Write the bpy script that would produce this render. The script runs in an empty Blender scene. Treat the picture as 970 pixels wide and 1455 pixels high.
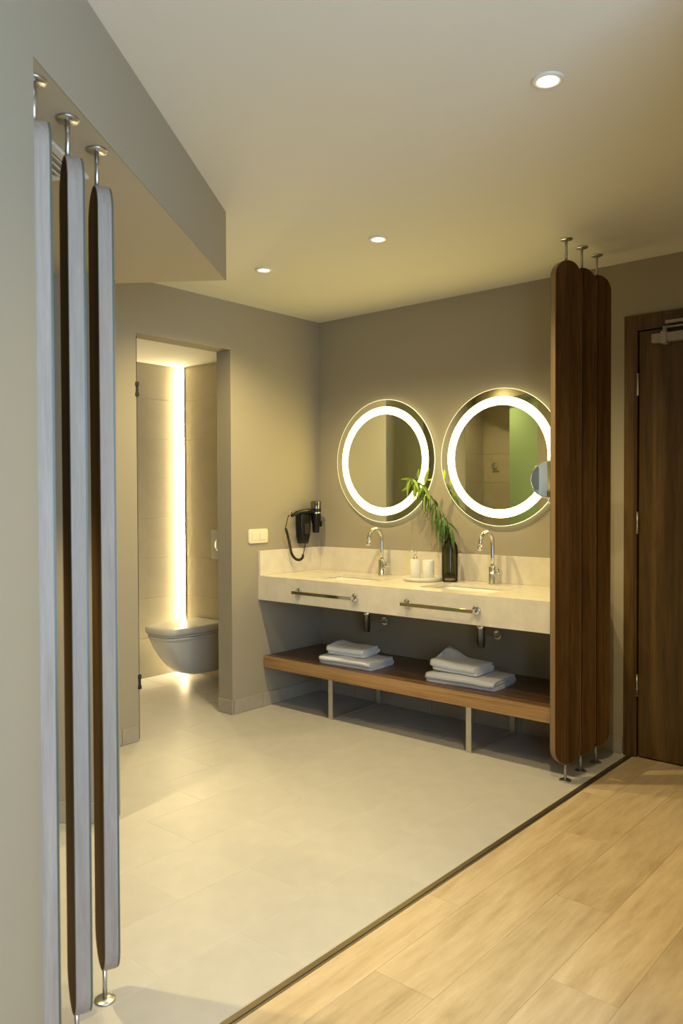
import bpy, bmesh, math, random
from mathutils import Vector, Matrix, noise
random.seed(7)
PI = math.pi
sc = bpy.context.scene
COL = sc.collection

# ------------------------------------------------------------------ camera
cam = bpy.data.cameras.new('camera'); camo = bpy.data.objects.new('camera', cam); COL.objects.link(camo)
right = Vector((0.75818639, 0.65202666, -0.00382571)); up = Vector((-0.00981432, 0.01727849, 0.99980255)); fwd = Vector((-0.65196402, 0.75799914, -0.01949951))
CAMP = Vector((3.72301, -4.098743, 1.36))
m = Matrix((right, up, -fwd)).transposed().to_4x4(); m.translation = CAMP
camo.matrix_world = m
cam.sensor_fit = 'HORIZONTAL'; cam.sensor_width = 24.0; cam.lens = 1123.47 / 970 * 24.0
cam.clip_start = 0.05
cam.dof.use_dof = True; cam.dof.focus_distance = 4.7; cam.dof.aperture_fstop = 5.0
sc.camera = camo

# ------------------------------------------------------------------ world, exposure
w = bpy.data.worlds.new('world'); sc.world = w; w.use_nodes = True
bg = w.node_tree.nodes['Background']; bg.inputs[0].default_value = (0.75, 0.86, 1.0, 1); bg.inputs[1].default_value = 1.0
sc.view_settings.view_transform = 'Standard'; sc.view_settings.look = 'None'
sc.view_settings.gamma = 1.0; sc.view_settings.exposure = 0.2; sc.view_settings.use_curve_mapping = False
try:
    sc.cycles.max_bounces = 10; sc.cycles.diffuse_bounces = 6; sc.cycles.glossy_bounces = 6
    sc.cycles.transmission_bounces = 8; sc.cycles.sample_clamp_indirect = 6.0
    sc.cycles.caustics_refractive = False; sc.cycles.caustics_reflective = False
except Exception: pass

WARM = (1.0, 0.78, 0.37)          # recessed spots
RINGC = (1.0, 0.80, 0.22)          # ring mirrors
LEDC = (1.0, 0.82, 0.44)           # strip in the toilet room
DAY = (0.52, 0.73, 1.0)            # daylight through the window
SPOT_W = 66.0; RING_S = 14.0; LED_S = 80.0; DAY_W = 78.0

def area_light(name, loc, direction, sx, sy, power, col):
    L = bpy.data.lights.new(name, 'AREA'); L.shape = 'RECTANGLE'; L.size = sx; L.size_y = sy; L.energy = power; L.color = col
    o = bpy.data.objects.new(name, L); COL.objects.link(o); o.location = loc
    o.rotation_euler = Vector(direction).to_track_quat('-Z', 'Y').to_euler()
    return o
# daylight through the bedroom window on the right-hand wall behind the camera
area_light('window_daylight', (4.93, -4.0, 1.35), (-1, -0.02, -0.03), 2.2, 2.1, DAY_W, DAY)

H = 2.5697; ZB = 2.2811; CZ = 0.8545; CB = 0.6992; CF = -0.5976; CXR = 2.0283
SHF = -0.5579; SHT = 0.3315; SHB = 0.2571

# ------------------------------------------------------------------ helpers
class MB:
    def __init__(s): s.bm = bmesh.new()
    def box(s, x0, x1, y0, y1, z0, z1, M=None, bev=0.0, mi=0, segs=2):
        b = bmesh.new(); bmesh.ops.create_cube(b, size=1)
        for v in b.verts:
            v.co = Vector(((x0+x1)/2 + v.co.x*(x1-x0), (y0+y1)/2 + v.co.y*(y1-y0), (z0+z1)/2 + v.co.z*(z1-z0)))
        if bev > 0: bmesh.ops.bevel(b, geom=b.edges[:], offset=bev, segments=segs, profile=0.5, affect='EDGES')
        return s.merge(b, M, mi)
    def merge(s, b, M=None, mi=0):
        vm = {}
        for v in b.verts:
            vm[v] = s.bm.verts.new(M @ v.co if M else v.co)
        for f in b.faces:
            try:
                nf = s.bm.faces.new([vm[v] for v in f.verts]); nf.material_index = mi if mi else f.material_index; nf.smooth = f.smooth
            except ValueError: pass
        b.free(); return s
    def prism(s, pts, z0, z1, M=None, mi=0):
        b = bmesh.new()
        lo = [b.verts.new((x, y, z0)) for x, y in pts]; hi = [b.verts.new((x, y, z1)) for x, y in pts]
        n = len(pts)
        b.faces.new(lo[::-1]); b.faces.new(hi)
        for i in range(n): b.faces.new((lo[i], lo[(i+1) % n], hi[(i+1) % n], hi[i]))
        bmesh.ops.recalc_face_normals(b, faces=b.faces[:])
        return s.merge(b, M, mi)
    def lathe(s, prof, n=32, M=None, mi=0, cap=True, smooth=True, flute=0, famp=0.0):
        b = bmesh.new(); rings = []
        for r, z in prof:
            ring = []
            for i in range(n):
                a = 2*PI*i/n; rr = r*(1 + (famp*abs(math.sin(flute*a/2)) if flute else 0))
                ring.append(b.verts.new((rr*math.cos(a), rr*math.sin(a), z)))
            rings.append(ring)
        for k in range(len(rings)-1):
            for i in range(n):
                f = b.faces.new((rings[k][i], rings[k][(i+1) % n], rings[k+1][(i+1) % n], rings[k+1][i])); f.smooth = smooth
        if cap:
            b.faces.new(rings[0][::-1]); b.faces.new(rings[-1])
        bmesh.ops.recalc_face_normals(b, faces=b.faces[:])
        return s.merge(b, M, mi)
    def tube(s, pts, r, n=10, M=None, mi=0, flat=1.0, radii=None):
        b = bmesh.new(); P = [Vector(p) for p in pts]; rings = []
        t0 = (P[1]-P[0]).normalized(); nrm = t0.orthogonal().normalized()
        for i, p in enumerate(P):
            t = (P[min(i+1, len(P)-1)] - P[max(i-1, 0)]).normalized()
            nrm = (nrm - t*nrm.dot(t)).normalized(); bn = t.cross(nrm)
            rr = radii[i] if radii else r
            rings.append([b.verts.new(p + nrm*rr*math.cos(2*PI*k/n) + bn*rr*flat*math.sin(2*PI*k/n)) for k in range(n)])
        for k in range(len(rings)-1):
            for i in range(n):
                f = b.faces.new((rings[k][i], rings[k][(i+1) % n], rings[k+1][(i+1) % n], rings[k+1][i])); f.smooth = True
        b.faces.new(rings[0][::-1]); b.faces.new(rings[-1])
        bmesh.ops.recalc_face_normals(b, faces=b.faces[:])
        return s.merge(b, M, mi)
    def link(s, name, mat, parent=None, loc=None, kind=None):
        me = bpy.data.meshes.new(name); s.bm.to_mesh(me); s.bm.free()
        for mm in (mat if isinstance(mat, (list, tuple)) else [mat]): me.materials.append(mm)
        o = bpy.data.objects.new(name, me); COL.objects.link(o)
        if parent: o.parent = parent
        if loc: o.location = loc
        if kind: o['kind'] = kind
        return o

def empty(name, loc=(0, 0, 0), rz=0.0, label=None, cat=None, group=None, kind=None, parent=None):
    o = bpy.data.objects.new(name, None); COL.objects.link(o); o.location = loc; o.rotation_euler = (0, 0, rz); o.empty_display_size = 0.1
    if parent: o.parent = parent
    tag(o, label, cat, group, kind); return o
def tag(o, label=None, cat=None, group=None, kind=None):
    if label: o['label'] = label
    if cat: o['category'] = cat
    if group: o['group'] = group
    if kind: o['kind'] = kind
    return o
def T(x, y, z): return Matrix.Translation((x, y, z))
def R(a, ax): return Matrix.Rotation(a, 4, ax)

# ------------------------------------------------------------------ materials
def mat(name, col, rough=0.5, metal=0.0, spec=0.5, emit=None, es=0.0, trans=0.0, ior=1.45, bump=None, var=None, objvar=0.0, coat=0.0):
    """bump=(scale,strength) noise; var=(scale,amount) colour noise; objvar = brightness change per object"""
    m = bpy.data.materials.new(name); m.use_nodes = True; nt = m.node_tree; N = nt.nodes; L = nt.links
    b = N['Principled BSDF']; b.inputs['Base Color'].default_value = (*col, 1); b.inputs['Roughness'].default_value = rough
    b.inputs['Metallic'].default_value = metal; b.inputs['Specular IOR Level'].default_value = spec; b.inputs['IOR'].default_value = ior
    b.inputs['Transmission Weight'].default_value = trans; b.inputs['Coat Weight'].default_value = coat
    if emit: b.inputs['Emission Color'].default_value = (*emit, 1); b.inputs['Emission Strength'].default_value = es
    tc = N.new('ShaderNodeTexCoord')
    if bump:
        n = N.new('ShaderNodeTexNoise'); n.inputs['Scale'].default_value = bump[0]; n.inputs['Detail'].default_value = 4
        bp = N.new('ShaderNodeBump'); bp.inputs['Strength'].default_value = bump[1]; bp.inputs['Distance'].default_value = 0.002
        L.new(tc.outputs['Object'], n.inputs['Vector']); L.new(n.outputs['Fac'], bp.inputs['Height']); L.new(bp.outputs['Normal'], b.inputs['Normal'])
    if var or objvar:
        hsv = N.new('ShaderNodeHueSaturation'); hsv.inputs['Color'].default_value = (*col, 1)
        L.new(hsv.outputs['Color'], b.inputs['Base Color'])
        val = None
        if var:
            n = N.new('ShaderNodeTexNoise'); n.inputs['Scale'].default_value = var[0]; n.inputs['Detail'].default_value = 6; n.inputs['Roughness'].default_value = 0.6
            L.new(tc.outputs['Object'], n.inputs['Vector'])
            mr = N.new('ShaderNodeMapRange'); mr.inputs[1].default_value = 0.3; mr.inputs[2].default_value = 0.7; mr.inputs[3].default_value = 1-var[1]; mr.inputs[4].default_value = 1+var[1]
            L.new(n.outputs['Fac'], mr.inputs[0]); val = mr.outputs[0]
        if objvar:
            oi = N.new('ShaderNodeObjectInfo'); mr = N.new('ShaderNodeMapRange'); mr.inputs[3].default_value = 1-objvar; mr.inputs[4].default_value = 1+objvar
            L.new(oi.outputs['Random'], mr.inputs[0])
            if val is None: val = mr.outputs[0]
            else:
                mu = N.new('ShaderNodeMath'); mu.operation = 'MULTIPLY'; L.new(val, mu.inputs[0]); L.new(mr.outputs[0], mu.inputs[1]); val = mu.outputs[0]
        L.new(val, hsv.inputs['Value'])
    return m

def wood(name, c_dark, c_mid, c_light, scale, rough=0.45, strips=None, fig=1.0, bumps=0.05, spec=0.4):
    """long grain: scale = (sx,sy,sz), small along the grain; strips=(axis, width, amount) lamella stripes"""
    m = bpy.data.materials.new(name); m.use_nodes = True; nt = m.node_tree; N = nt.nodes; L = nt.links
    b = N['Principled BSDF']; b.inputs['Roughness'].default_value = rough; b.inputs['Specular IOR Level'].default_value = spec
    tc = N.new('ShaderNodeTexCoord'); oi = N.new('ShaderNodeObjectInfo')
    off = N.new('ShaderNodeVectorMath'); off.operation = 'SCALE'; cmb = N.new('ShaderNodeCombineXYZ')
    for i in range(3): L.new(oi.outputs['Random'], cmb.inputs[i])
    L.new(cmb.outputs[0], off.inputs[0]); off.inputs['Scale'].default_value = 37.0
    add = N.new('ShaderNodeVectorMath'); L.new(tc.outputs['Object'], add.inputs[0]); L.new(off.outputs[0], add.inputs[1])
    mp = N.new('ShaderNodeMapping'); mp.inputs['Scale'].default_value = scale; L.new(add.outputs[0], mp.inputs['Vector'])
    n1 = N.new('ShaderNodeTexNoise'); n1.inputs['Scale'].default_value = 1.0; n1.inputs['Detail'].default_value = 5; n1.inputs['Roughness'].default_value = 0.62; n1.inputs['Distortion'].default_value = 0.8*fig
    n2 = N.new('ShaderNodeTexNoise'); n2.inputs['Scale'].default_value = 7.0; n2.inputs['Detail'].default_value = 6; n2.inputs['Roughness'].default_value = 0.7
    L.new(mp.outputs[0], n1.inputs['Vector']); L.new(mp.outputs[0], n2.inputs['Vector'])
    mx = N.new('ShaderNodeMath'); mx.operation = 'MULTIPLY_ADD'; L.new(n2.outputs['Fac'], mx.inputs[0]); mx.inputs[1].default_value = 0.45; 
    ms = N.new('ShaderNodeMath'); ms.operation = 'MULTIPLY'; L.new(n1.outputs['Fac'], ms.inputs[0]); ms.inputs[1].default_value = 0.62
    L.new(ms.outputs[0], mx.inputs[2])
    fac = mx.outputs[0]
    if strips:
        sx = N.new('ShaderNodeSeparateXYZ'); L.new(add.outputs[0], sx.inputs[0])
        dv = N.new('ShaderNodeMath'); dv.operation = 'DIVIDE'; L.new(sx.outputs[strips[0]], dv.inputs[0]); dv.inputs[1].default_value = strips[1]
        fl = N.new('ShaderNodeMath'); fl.operation = 'FLOOR'; L.new(dv.outputs[0], fl.inputs[0])
        wn = N.new('ShaderNodeTexWhiteNoise'); wn.noise_dimensions = '1D'; L.new(fl.outputs[0], wn.inputs['W'])
        ma = N.new('ShaderNodeMath'); ma.operation = 'MULTIPLY_ADD'; L.new(wn.outputs['Value'], ma.inputs[0]); ma.inputs[1].default_value = strips[2]
        sb = N.new('ShaderNodeMath'); sb.operation = 'SUBTRACT'; L.new(fac, sb.inputs[0]); sb.inputs[1].default_value = strips[2]/2
        L.new(sb.outputs[0], ma.inputs[2]); fac = ma.outputs[0]
    cr = N.new('ShaderNodeValToRGB'); e = cr.color_ramp.elements
    e[0].position = 0.36; e[0].color = (*c_dark, 1); e[1].position = 0.68; e[1].color = (*c_light, 1)
    k = cr.color_ramp.elements.new(0.52); k.color = (*c_mid, 1)
    L.new(fac, cr.inputs[0])
    hsv = N.new('ShaderNodeHueSaturation'); L.new(cr.outputs[0], hsv.inputs['Color'])
    mr = N.new('ShaderNodeMapRange'); mr.inputs[3].default_value = 0.9; mr.inputs[4].default_value = 1.1; L.new(oi.outputs['Random'], mr.inputs[0]); L.new(mr.outputs[0], hsv.inputs['Value'])
    L.new(hsv.outputs[0], b.inputs['Base Color'])
    bp = N.new('ShaderNodeBump'); bp.inputs['Strength'].default_value = bumps; bp.inputs['Distance'].default_value = 0.001; L.new(n2.outputs['Fac'], bp.inputs['Height']); L.new(bp.outputs[0], b.inputs['Normal'])
    return m

def thin_glass(name, tint):
    m = bpy.data.materials.new(name); m.use_nodes = True; nt = m.node_tree; N = nt.nodes; L = nt.links
    N.remove(N['Principled BSDF']); out_ = [n for n in N if n.type == 'OUTPUT_MATERIAL'][0]
    t = N.new('ShaderNodeBsdfTransparent'); t.inputs[0].default_value = (*tint, 1)
    g = N.new('ShaderNodeBsdfGlossy'); g.inputs['Roughness'].default_value = 0.03
    fr = N.new('ShaderNodeFresnel'); fr.inputs['IOR'].default_value = 1.45
    mx = N.new('ShaderNodeMixShader'); L.new(fr.outputs[0], mx.inputs[0]); L.new(t.outputs[0], mx.inputs[1]); L.new(g.outputs[0], mx.inputs[2]); L.new(mx.outputs[0], out_.inputs[0])
    return m

M_WALL = mat('taupe_paint', (0.355, 0.318, 0.243), 0.85, bump=(180, 0.06), spec=0.25)
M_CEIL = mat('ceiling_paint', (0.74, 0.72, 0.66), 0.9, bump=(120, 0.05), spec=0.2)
M_SOFF = mat('soffit_shaded_paint', (0.50, 0.45, 0.34), 0.9, bump=(120, 0.05), spec=0.2)  # ceiling white darkened: dim light under the soffit is in the colour
M_TILE = mat('porcelain_tile', (0.525, 0.51, 0.49), 0.42, bump=(60, 0.05), var=(9, 0.05), objvar=0.025, spec=0.45)
M_WTILE = mat('wall_tile', (0.40, 0.355, 0.26), 0.4, bump=(60, 0.04), var=(7, 0.05), objvar=0.02)
M_SKIRT = mat('skirting_tile', (0.38, 0.34, 0.27), 0.45, var=(20, 0.08), objvar=0.03)
M_GROUT = mat('grout', (0.74, 0.69, 0.60), 0.9)
M_WGROUT = mat('wall_grout', (0.48, 0.43, 0.32), 0.9)
M_BED = mat('plank_joint', (0.30, 0.22, 0.12), 0.8)
M_OAK = wood('oak_plank', (0.41, 0.295, 0.17), (0.55, 0.425, 0.265), (0.66, 0.53, 0.355), (5.0, 0.7, 1.0), 0.40, fig=3.0)
M_WALNUT = wood('walnut', (0.042, 0.022, 0.007), (0.085, 0.044, 0.014), (0.13, 0.070, 0.024), (16, 16, 0.9), 0.6, strips=(0, 0.045, 0.16), fig=1.4, spec=0.06)
M_WALDOOR = wood('walnut_door', (0.042, 0.023, 0.006), (0.085, 0.047, 0.012), (0.132, 0.075, 0.021), (12, 12, 0.75), 0.42, strips=(0, 0.11, 0.16), fig=1.8)
M_WALSHELF = wood('walnut_shelf', (0.055, 0.030, 0.014), (0.11, 0.06, 0.028), (0.17, 0.10, 0.05), (0.9, 16, 16), 0.34, fig=1.2)
M_SHELFLIT = wood('shelf_edge_lit', (0.20, 0.105, 0.042), (0.36, 0.21, 0.09), (0.48, 0.30, 0.14), (1.1, 60, 60), 0.45, fig=1.0)  # walnut lightened: the light on the shelf front is in the colour
M_EDGEWARM = wood('warm_lit_edge_band', (0.19, 0.115, 0.055), (0.24, 0.15, 0.075), (0.29, 0.19, 0.10), (60, 60, 3), 0.5, fig=0.5)  # right slats' copy of the edge band, warm light painted in
M_EDGECOOL = wood('cool_lit_edge_band', (0.29, 0.245, 0.205), (0.35, 0.30, 0.255), (0.41, 0.355, 0.305), (60, 60, 3), 0.55, fig=0.5)  # left slats' copy of the same band, cool daylight painted in
M_STONE = mat('quartz_stone', (0.70, 0.65, 0.56), 0.22, var=(14, 0.06), spec=0.5, bump=(300, 0.01))
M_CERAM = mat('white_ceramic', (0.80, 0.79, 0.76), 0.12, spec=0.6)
M_TOILET = mat('shaded_white_ceramic', (0.58, 0.58, 0.56), 0.18, spec=0.6)  # white ceramic greyed, backlit shade painted into its colour
M_CHROME = mat('chrome', (0.72, 0.73, 0.74), 0.09, 1.0)
M_DCHROME = mat('dark_chrome', (0.22, 0.22, 0.23), 0.1, 1.0)
M_STEEL = mat('brushed_steel', (0.55, 0.54, 0.52), 0.32, 1.0)
M_CLOSER = mat('closer_silver_paint', (0.34, 0.31, 0.26), 0.5, 0.2)
M_BARST = mat('satin_steel_leg', (0.62, 0.60, 0.55), 0.38, 0.75)
M_MIRROR = mat('mirror_silver', (0.86, 0.90, 0.84), 0.015, 1.0)
M_MIRRIM = mat('mirror_lit_edge', (0.8, 0.85, 0.6), 0.2, emit=(1.0, 0.92, 0.5), es=1.1)  # emission stands in for light caught in the glass rim
M_RING = mat('ring_diffuser', (0.9, 0.9, 0.85), 0.5, emit=RINGC, es=RING_S)
M_LED = mat('led_diffuser', (0.9, 0.9, 0.85), 0.5, emit=LEDC, es=LED_S)
M_LAMP = mat('lamp_face', (0.9, 0.9, 0.85), 0.5, emit=(1.0, 0.88, 0.66), es=14.0)
M_WHITE = mat('white_plastic', (0.78, 0.76, 0.70), 0.35)
M_IVORY = mat('ivory_plastic', (0.78, 0.72, 0.56), 0.35)
M_WMETAL = mat('white_metal', (0.75, 0.73, 0.68), 0.4)
M_BLACK = mat('black_plastic', (0.006, 0.006, 0.007), 0.25, spec=0.4)
M_RUBBER = mat('black_cord', (0.018, 0.014, 0.013), 0.45)
M_DARK = mat('dark_gap', (0.02, 0.018, 0.015), 0.7)
M_BRONZE = mat('threshold_bronze', (0.16, 0.125, 0.075), 0.35, 0.6)
M_GREENEDGE = mat('glass_edge_green', (0.085, 0.11, 0.09), 0.25, spec=0.4)
M_GLASS = thin_glass('clear_glass', (0.975, 0.99, 0.98))
M_TRAP = mat('satin_chrome', (0.85, 0.84, 0.80), 0.24, 1.0)
M_GREENGL = mat('green_frosted_glass', (0.30, 0.44, 0.25), 0.3, spec=0.6)
M_SMOKE = thin_glass('smoked_glass', (0.60, 0.60, 0.52))
M_SMOKED = thin_glass('dark_smoked_base', (0.16, 0.14, 0.10))
M_TOWEL = mat('terry_cloth', (0.78, 0.80, 0.84), 0.95, bump=(420, 0.7), spec=0.1)
M_TRAY = mat('marble_tray', (0.70, 0.68, 0.62), 0.3, var=(18, 0.05))
M_POT = mat('matt_white_ceramic', (0.80, 0.79, 0.74), 0.5)
M_LEAF = mat('green_leaf', (0.055, 0.12, 0.022), 0.42, spec=0.4, objvar=0.3)
M_LEAFLIT = mat('lit_leaf', (0.30, 0.42, 0.06), 0.45, objvar=0.15)  # leaf colour with yellow lamp light painted in
M_STEM = mat('branch_stem', (0.10, 0.14, 0.03), 0.5)
M_SKY = mat('daylight_pane', (0.8, 0.85, 0.9), 0.3, emit=(0.75, 0.88, 1.0), es=0.9)
for mm in (M_LEAF, M_LEAFLIT):
    b = mm.node_tree.nodes['Principled BSDF']; b.inputs['Subsurface Weight'].default_value = 0.0

# ------------------------------------------------------------------ setting
UA = 0.621
DR = Vector((-math.sin(UA), math.cos(UA)))          # along the beam, away from the camera
NR = Vector((math.cos(UA), math.sin(UA)))           # out of the beam's face
E0 = Vector((1.1514, -1.8537)); J0 = Vector((2.152, -3.252)); J1 = J0 - DR*0.75
def P2(v): return (v.x, v.y)

# --- floor
floor = empty('floor', kind='structure')
MB().box(-1.40, 2.165, -6.2, 0.0, -0.05, -0.0008).link('mortar_bed', M_GROUT, floor)
MB().box(2.165, 5.0, -8.0, 0.1, -0.05, -0.0012).link('mortar_bed', M_BED, floor)
tile_cache = {}
def slab(w_, l_, th, bev, matl, name, cache):
    k = (round(w_, 4), round(l_, 4), name)
    if k not in cache:
        b = bmesh.new()
        t, c = th, bev
        lo = [b.verts.new((x, y, -t)) for x, y in ((-w_/2, -l_/2), (w_/2, -l_/2), (w_/2, l_/2), (-w_/2, l_/2))]
        mi = [b.verts.new((v.co.x, v.co.y, -c)) for v in lo]
        hi = [b.verts.new((v.co.x - math.copysign(c, v.co.x), v.co.y - math.copysign(c, v.co.y), 0)) for v in lo]
        b.faces.new(hi)
        for i in range(4):
            j = (i+1) % 4
            b.faces.new((lo[i], lo[j], mi[j], mi[i])); b.faces.new((mi[i], mi[j], hi[j], hi[i]))
        me = bpy.data.meshes.new(name); b.to_mesh(me); b.free(); me.materials.append(matl); cache[k] = me
    return cache[k]
def put(me, name, parent, loc, rot=(0, 0, 0)):
    o = bpy.data.objects.new(name, me); COL.objects.link(o); o.parent = parent; o.location = loc; o.rotation_euler = rot; return o
xs = [-1.26, -0.945, -0.63, -0.315, 0.0, 0.325, 0.64, 0.955, 1.27, 1.585, 1.89, 2.163]
G = 0.0016
for i in range(len(xs)-1):
    x0, x1 = xs[i], xs[i+1]
    y = 0.0; off = 0.34 if i % 2 else 0.03
    ys = [0.0]; yy = -0.62 + off if off > 0.1 else -0.60
    while yy > -4.4: ys.append(yy); yy -= 0.62
    ys.append(-4.4)
    for k in range(len(ys)-1):
        ya, yb = ys[k], ys[k+1]
        if x1 <= 0.0 and (yb < -3.3): continue
        put(slab(x1-x0-G, ya-yb-G, 0.006, 0.0004, M_TILE, 'tile', tile_cache), 'tile', floor, ((x0+x1)/2, (ya+yb)/2, 0))
px = [2.197, 2.330, 2.530, 2.727, 2.927, 3.127, 3.327, 3.527, 3.727, 3.927, 4.127, 4.327, 4.527, 4.727, 4.93]
ends = {0: -1.878, 1: -2.34, 2: -1.60, 3: -2.05, 4: -1.2, 5: -2.5, 6: -1.8, 7: -2.2}
for i in range(len(px)-1):
    e = ends.get(i, -1.0-(i*0.37) % 1.2); L_ = 1.24
    ys = [e + L_*k for k in range(-5, 4)]
    ys = sorted([v for v in ys if -7.45 < v < 0.09], reverse=True); ys = [0.095] + ys + [-7.5]
    for k in range(len(ys)-1):
        ya, yb = ys[k], ys[k+1]
        if ya - yb < 0.02: continue
        put(slab(px[i+1]-px[i]-0.0008, ya-yb-0.0008, 0.006, 0.0004, M_OAK, 'plank', tile_cache), 'plank', floor, ((px[i]+px[i+1])/2, (ya+yb)/2, 0))
tr = empty('trim_1', (2.18, 0, 0), kind='structure')
MB().box(-0.014, 0.006, -3.32, -0.0, -0.004, 0.0012, bev=0.0005).link('bronze_profile', M_BRONZE, tr)
MB().box(0.006, 0.0105, -3.32, -0.0, -0.006, -0.0005).link('shadow_joint', M_DARK, tr)
MB().box(0.0105, 0.0165, -3.32, -0.0, -0.004, 0.0008).link('steel_lip', M_BRONZE, tr)

# --- ceiling
b = MB(); b.prism([(-1.5, 0.15), (5.0, 0.15), (5.0, -8), (-1.5, -8)], H, H+0.1); b.link('ceiling', M_CEIL, kind='structure')
far_l = E0 - NR*1.415                       # where the soffit's end meets x = 0
S = [P2(E0), (far_l.x, far_l.y), P2(E0 - NR*2.3), (-0.73, -5.9), (0.2, -5.9), P2(J1 - NR*1.2), P2(J1 - NR*0.0), P2(J0)]
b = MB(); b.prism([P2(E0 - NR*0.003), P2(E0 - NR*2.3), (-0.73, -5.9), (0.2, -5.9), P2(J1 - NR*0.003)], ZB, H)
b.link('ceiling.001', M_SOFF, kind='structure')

# --- walls
MB().box(-1.4, 2.149+0.002, 0.0, 0.15, 0, H).box(3.13, 5.0, 0.0, 0.15, 0, H).box(2.15, 3.13, 0.0, 0.15, 2.285, H).link('wall_back', M_WALL, kind='structure')
OA, OB, OT = -0.82, -1.508, 2.272
b = MB(); b.box(-0.13, 0, OA, 0.0, 0, H); b.box(-0.13, 0, -1.97, OB, 0, H); b.box(-0.13, 0, OB, OA, OT, H)
b.link('wall_left', M_WALL, kind='structure')
# front of the beam and the wall beside the camera (one plane)
b = MB(); b.prism([P2(E0), P2(E0-NR*0.003), P2(J1-NR*0.003), P2(J1)], ZB-0.0005, H)
b.prism([P2(J0), P2(J0-NR*0.10), P2(J1-NR*0.10), P2(J1)], 0, ZB)
b.link('wall_front', M_WALL, kind='structure')
# inner room closing wall
b = MB(); Ka = J1 - NR*3.0; b.prism([P2(J1-NR*0.10), P2(J1-NR*0.10-DR*0.1), P2(Ka-DR*0.1), P2(Ka)], 0, H); b.link('wall_inner', M_WALL, kind='structure')
# partition parallel to the end of the soffit
def onp(x, dd=0.153):   # point on the partition's face at world x
    base = E0 - DR*dd; t = (x-base.x)/(-NR.x); return base - NR*t
Pa, Pb = onp(0.862), onp(0.53)
b = MB(); b.prism([P2(Pa), P2(Pa+DR*0.10), P2(Pb+DR*0.10), P2(Pb)], 0, ZB); b.link('wall_divider', M_WALL, kind='structure')
# toilet room
b = MB(); b.box(-1.40, -0.13, -0.21, 0.0, 0, H); b.box(-1.40, -1.266, -1.8, -0.21, 0, H)
MB().box(-1.26, -0.13, -1.77, -1.512, 0, H).link('wall_toilet_side', M_CEIL, kind='structure')
wt = b.link('wall_toilet', M_WGROUT, kind='structure')
b = MB(); b.box(-1.40, -0.13, -1.512, -0.21, 2.366, 2.45); b.link('ceiling.002', M_CEIL, kind='structure')
wc = {}
def wall_tiles(parent, origin, ux, width, z0, z1, tw, thh, rot, name='tile', matl=M_WTILE, start=0.0):
    z = z0; r = 0
    while z < z1-0.01:
        ze = min(z+thh, z1); x = -start
        while x < width-0.005:
            xa = max(x, 0); xe = min(x+tw, width)
            if xe-xa > 0.01:
                c = Vector(origin) + Vector(ux)*((xa+xe)/2); c.z = (z+ze)/2
                put(slab(xe-xa-0.002, ze-z-0.002, 0.008, 0.0006, matl, name, wc), name, parent, c, rot)
            x = x+tw
        z = ze; r += 1
# tiles facing -y (toilet back wall) and +x (far wall)
wall_tiles(wt, (-1.262, -0.216, 0), (1, 0, 0), 1.13, 0, 2.366, 0.6, 0.3, (PI/2, 0, 0))
wall_tiles(wt, (-1.258, -0.216, 0), (0, -1, 0), 1.292, 0, 2.366, 0.6, 0.3, (PI/2, 0, PI/2))
# shower walls
b = MB(); b.box(-0.75, -0.606, -3.4, -1.77, 0, H); b.box(-0.75, 0.0, -3.45, -3.296, 0, H); b.box(-0.13, 0, -6.0, -3.45, 0, H)
ws = b.link('wall_shower', M_WGROUT, kind='structure')
wall_tiles(ws, (-0.60, -1.77, 0), (0, -1, 0), 1.52, 0, H, 0.6, 0.3, (PI/2, 0, PI/2))
wall_tiles(ws, (-0.60, -3.29, 0), (1, 0, 0), 0.60, 0, H, 0.6, 0.3, (PI/2, 0, PI))
# unseen wall right of the door, added to keep daylight off the back wall
MB().box(3.36, 3.46, -2.3, 0.0, 0, H).link('wall_daylight_block', M_WALL, kind='structure')
# bedroom shell, behind and right of the camera
MB().box(4.95, 5.1, -2.8, 0.15, 0, H).box(4.95, 5.1, -8.0, -5.2, 0, H).box(4.95, 5.1, -5.2, -2.8, 0, 0.2).box(4.95, 5.1, -5.2, -2.8, 2.45, H).link('wall_right', M_WALL, kind='structure')
MB().box(0.2, 5.1, -7.65, -7.5, 0, H).link('wall_rear', M_WALL, kind='structure')
win = empty('window_1', (5.0, -4.0, 1.325), kind='structure')
MB().box(0.03, 0.04, -1.2, 1.2, -1.125, 1.125).link('pane', M_SKY, win)
b = MB()
for y in (-1.18, 0, 1.18): b.box(-0.02, 0.03, y-0.03, y+0.03, -1.125, 1.125)
for z in (-1.1, 1.1): b.box(-0.02, 0.03, -1.2, 1.2, z-0.025, z+0.025)
b.link('window_frame', M_WMETAL, win)

# --- baseboards made of tile strips
def skirt(name, a, bb, out, h=0.088, seg=0.31, first=None, th=0.009):
    root = empty(name, kind='structure')
    a = Vector(a); bb = Vector(bb); d_ = (bb-a); L_ = d_.length; d_.normalize(); ang = math.atan2(d_.y, d_.x); out = Vector(out).normalized()
    s0 = 0.0; nxt = first or seg
    while s0 < L_-0.004:
        s1 = min(nxt, L_); wd = s1-s0-0.0025
        mb = MB(); mb.box(-wd/2, wd/2, -th/2, th/2, 0.0015, h, bev=0.0012, segs=1)
        o = mb.link('tile', M_SKIRT, root); c = a + d_*((s0+s1)/2) + out*(th/2); o.location = (c.x, c.y, 0); o.rotation_euler = (0, 0, ang)
        s0 = s1; nxt = s0+seg
    return root
skirt('baseboard_left', (0, -0.812), (0, 0), (1, 0), first=0.245)
skirt('baseboard_left.001', (0, -1.97), (0, -1.515), (1, 0), first=0.345)
skirt('baseboard_jamb', (-0.13, -0.82), (0.009, -0.82), (0, -1))
skirt('baseboard_back', (0.01, 0), (2.143, 0), (0, -1))
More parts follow.
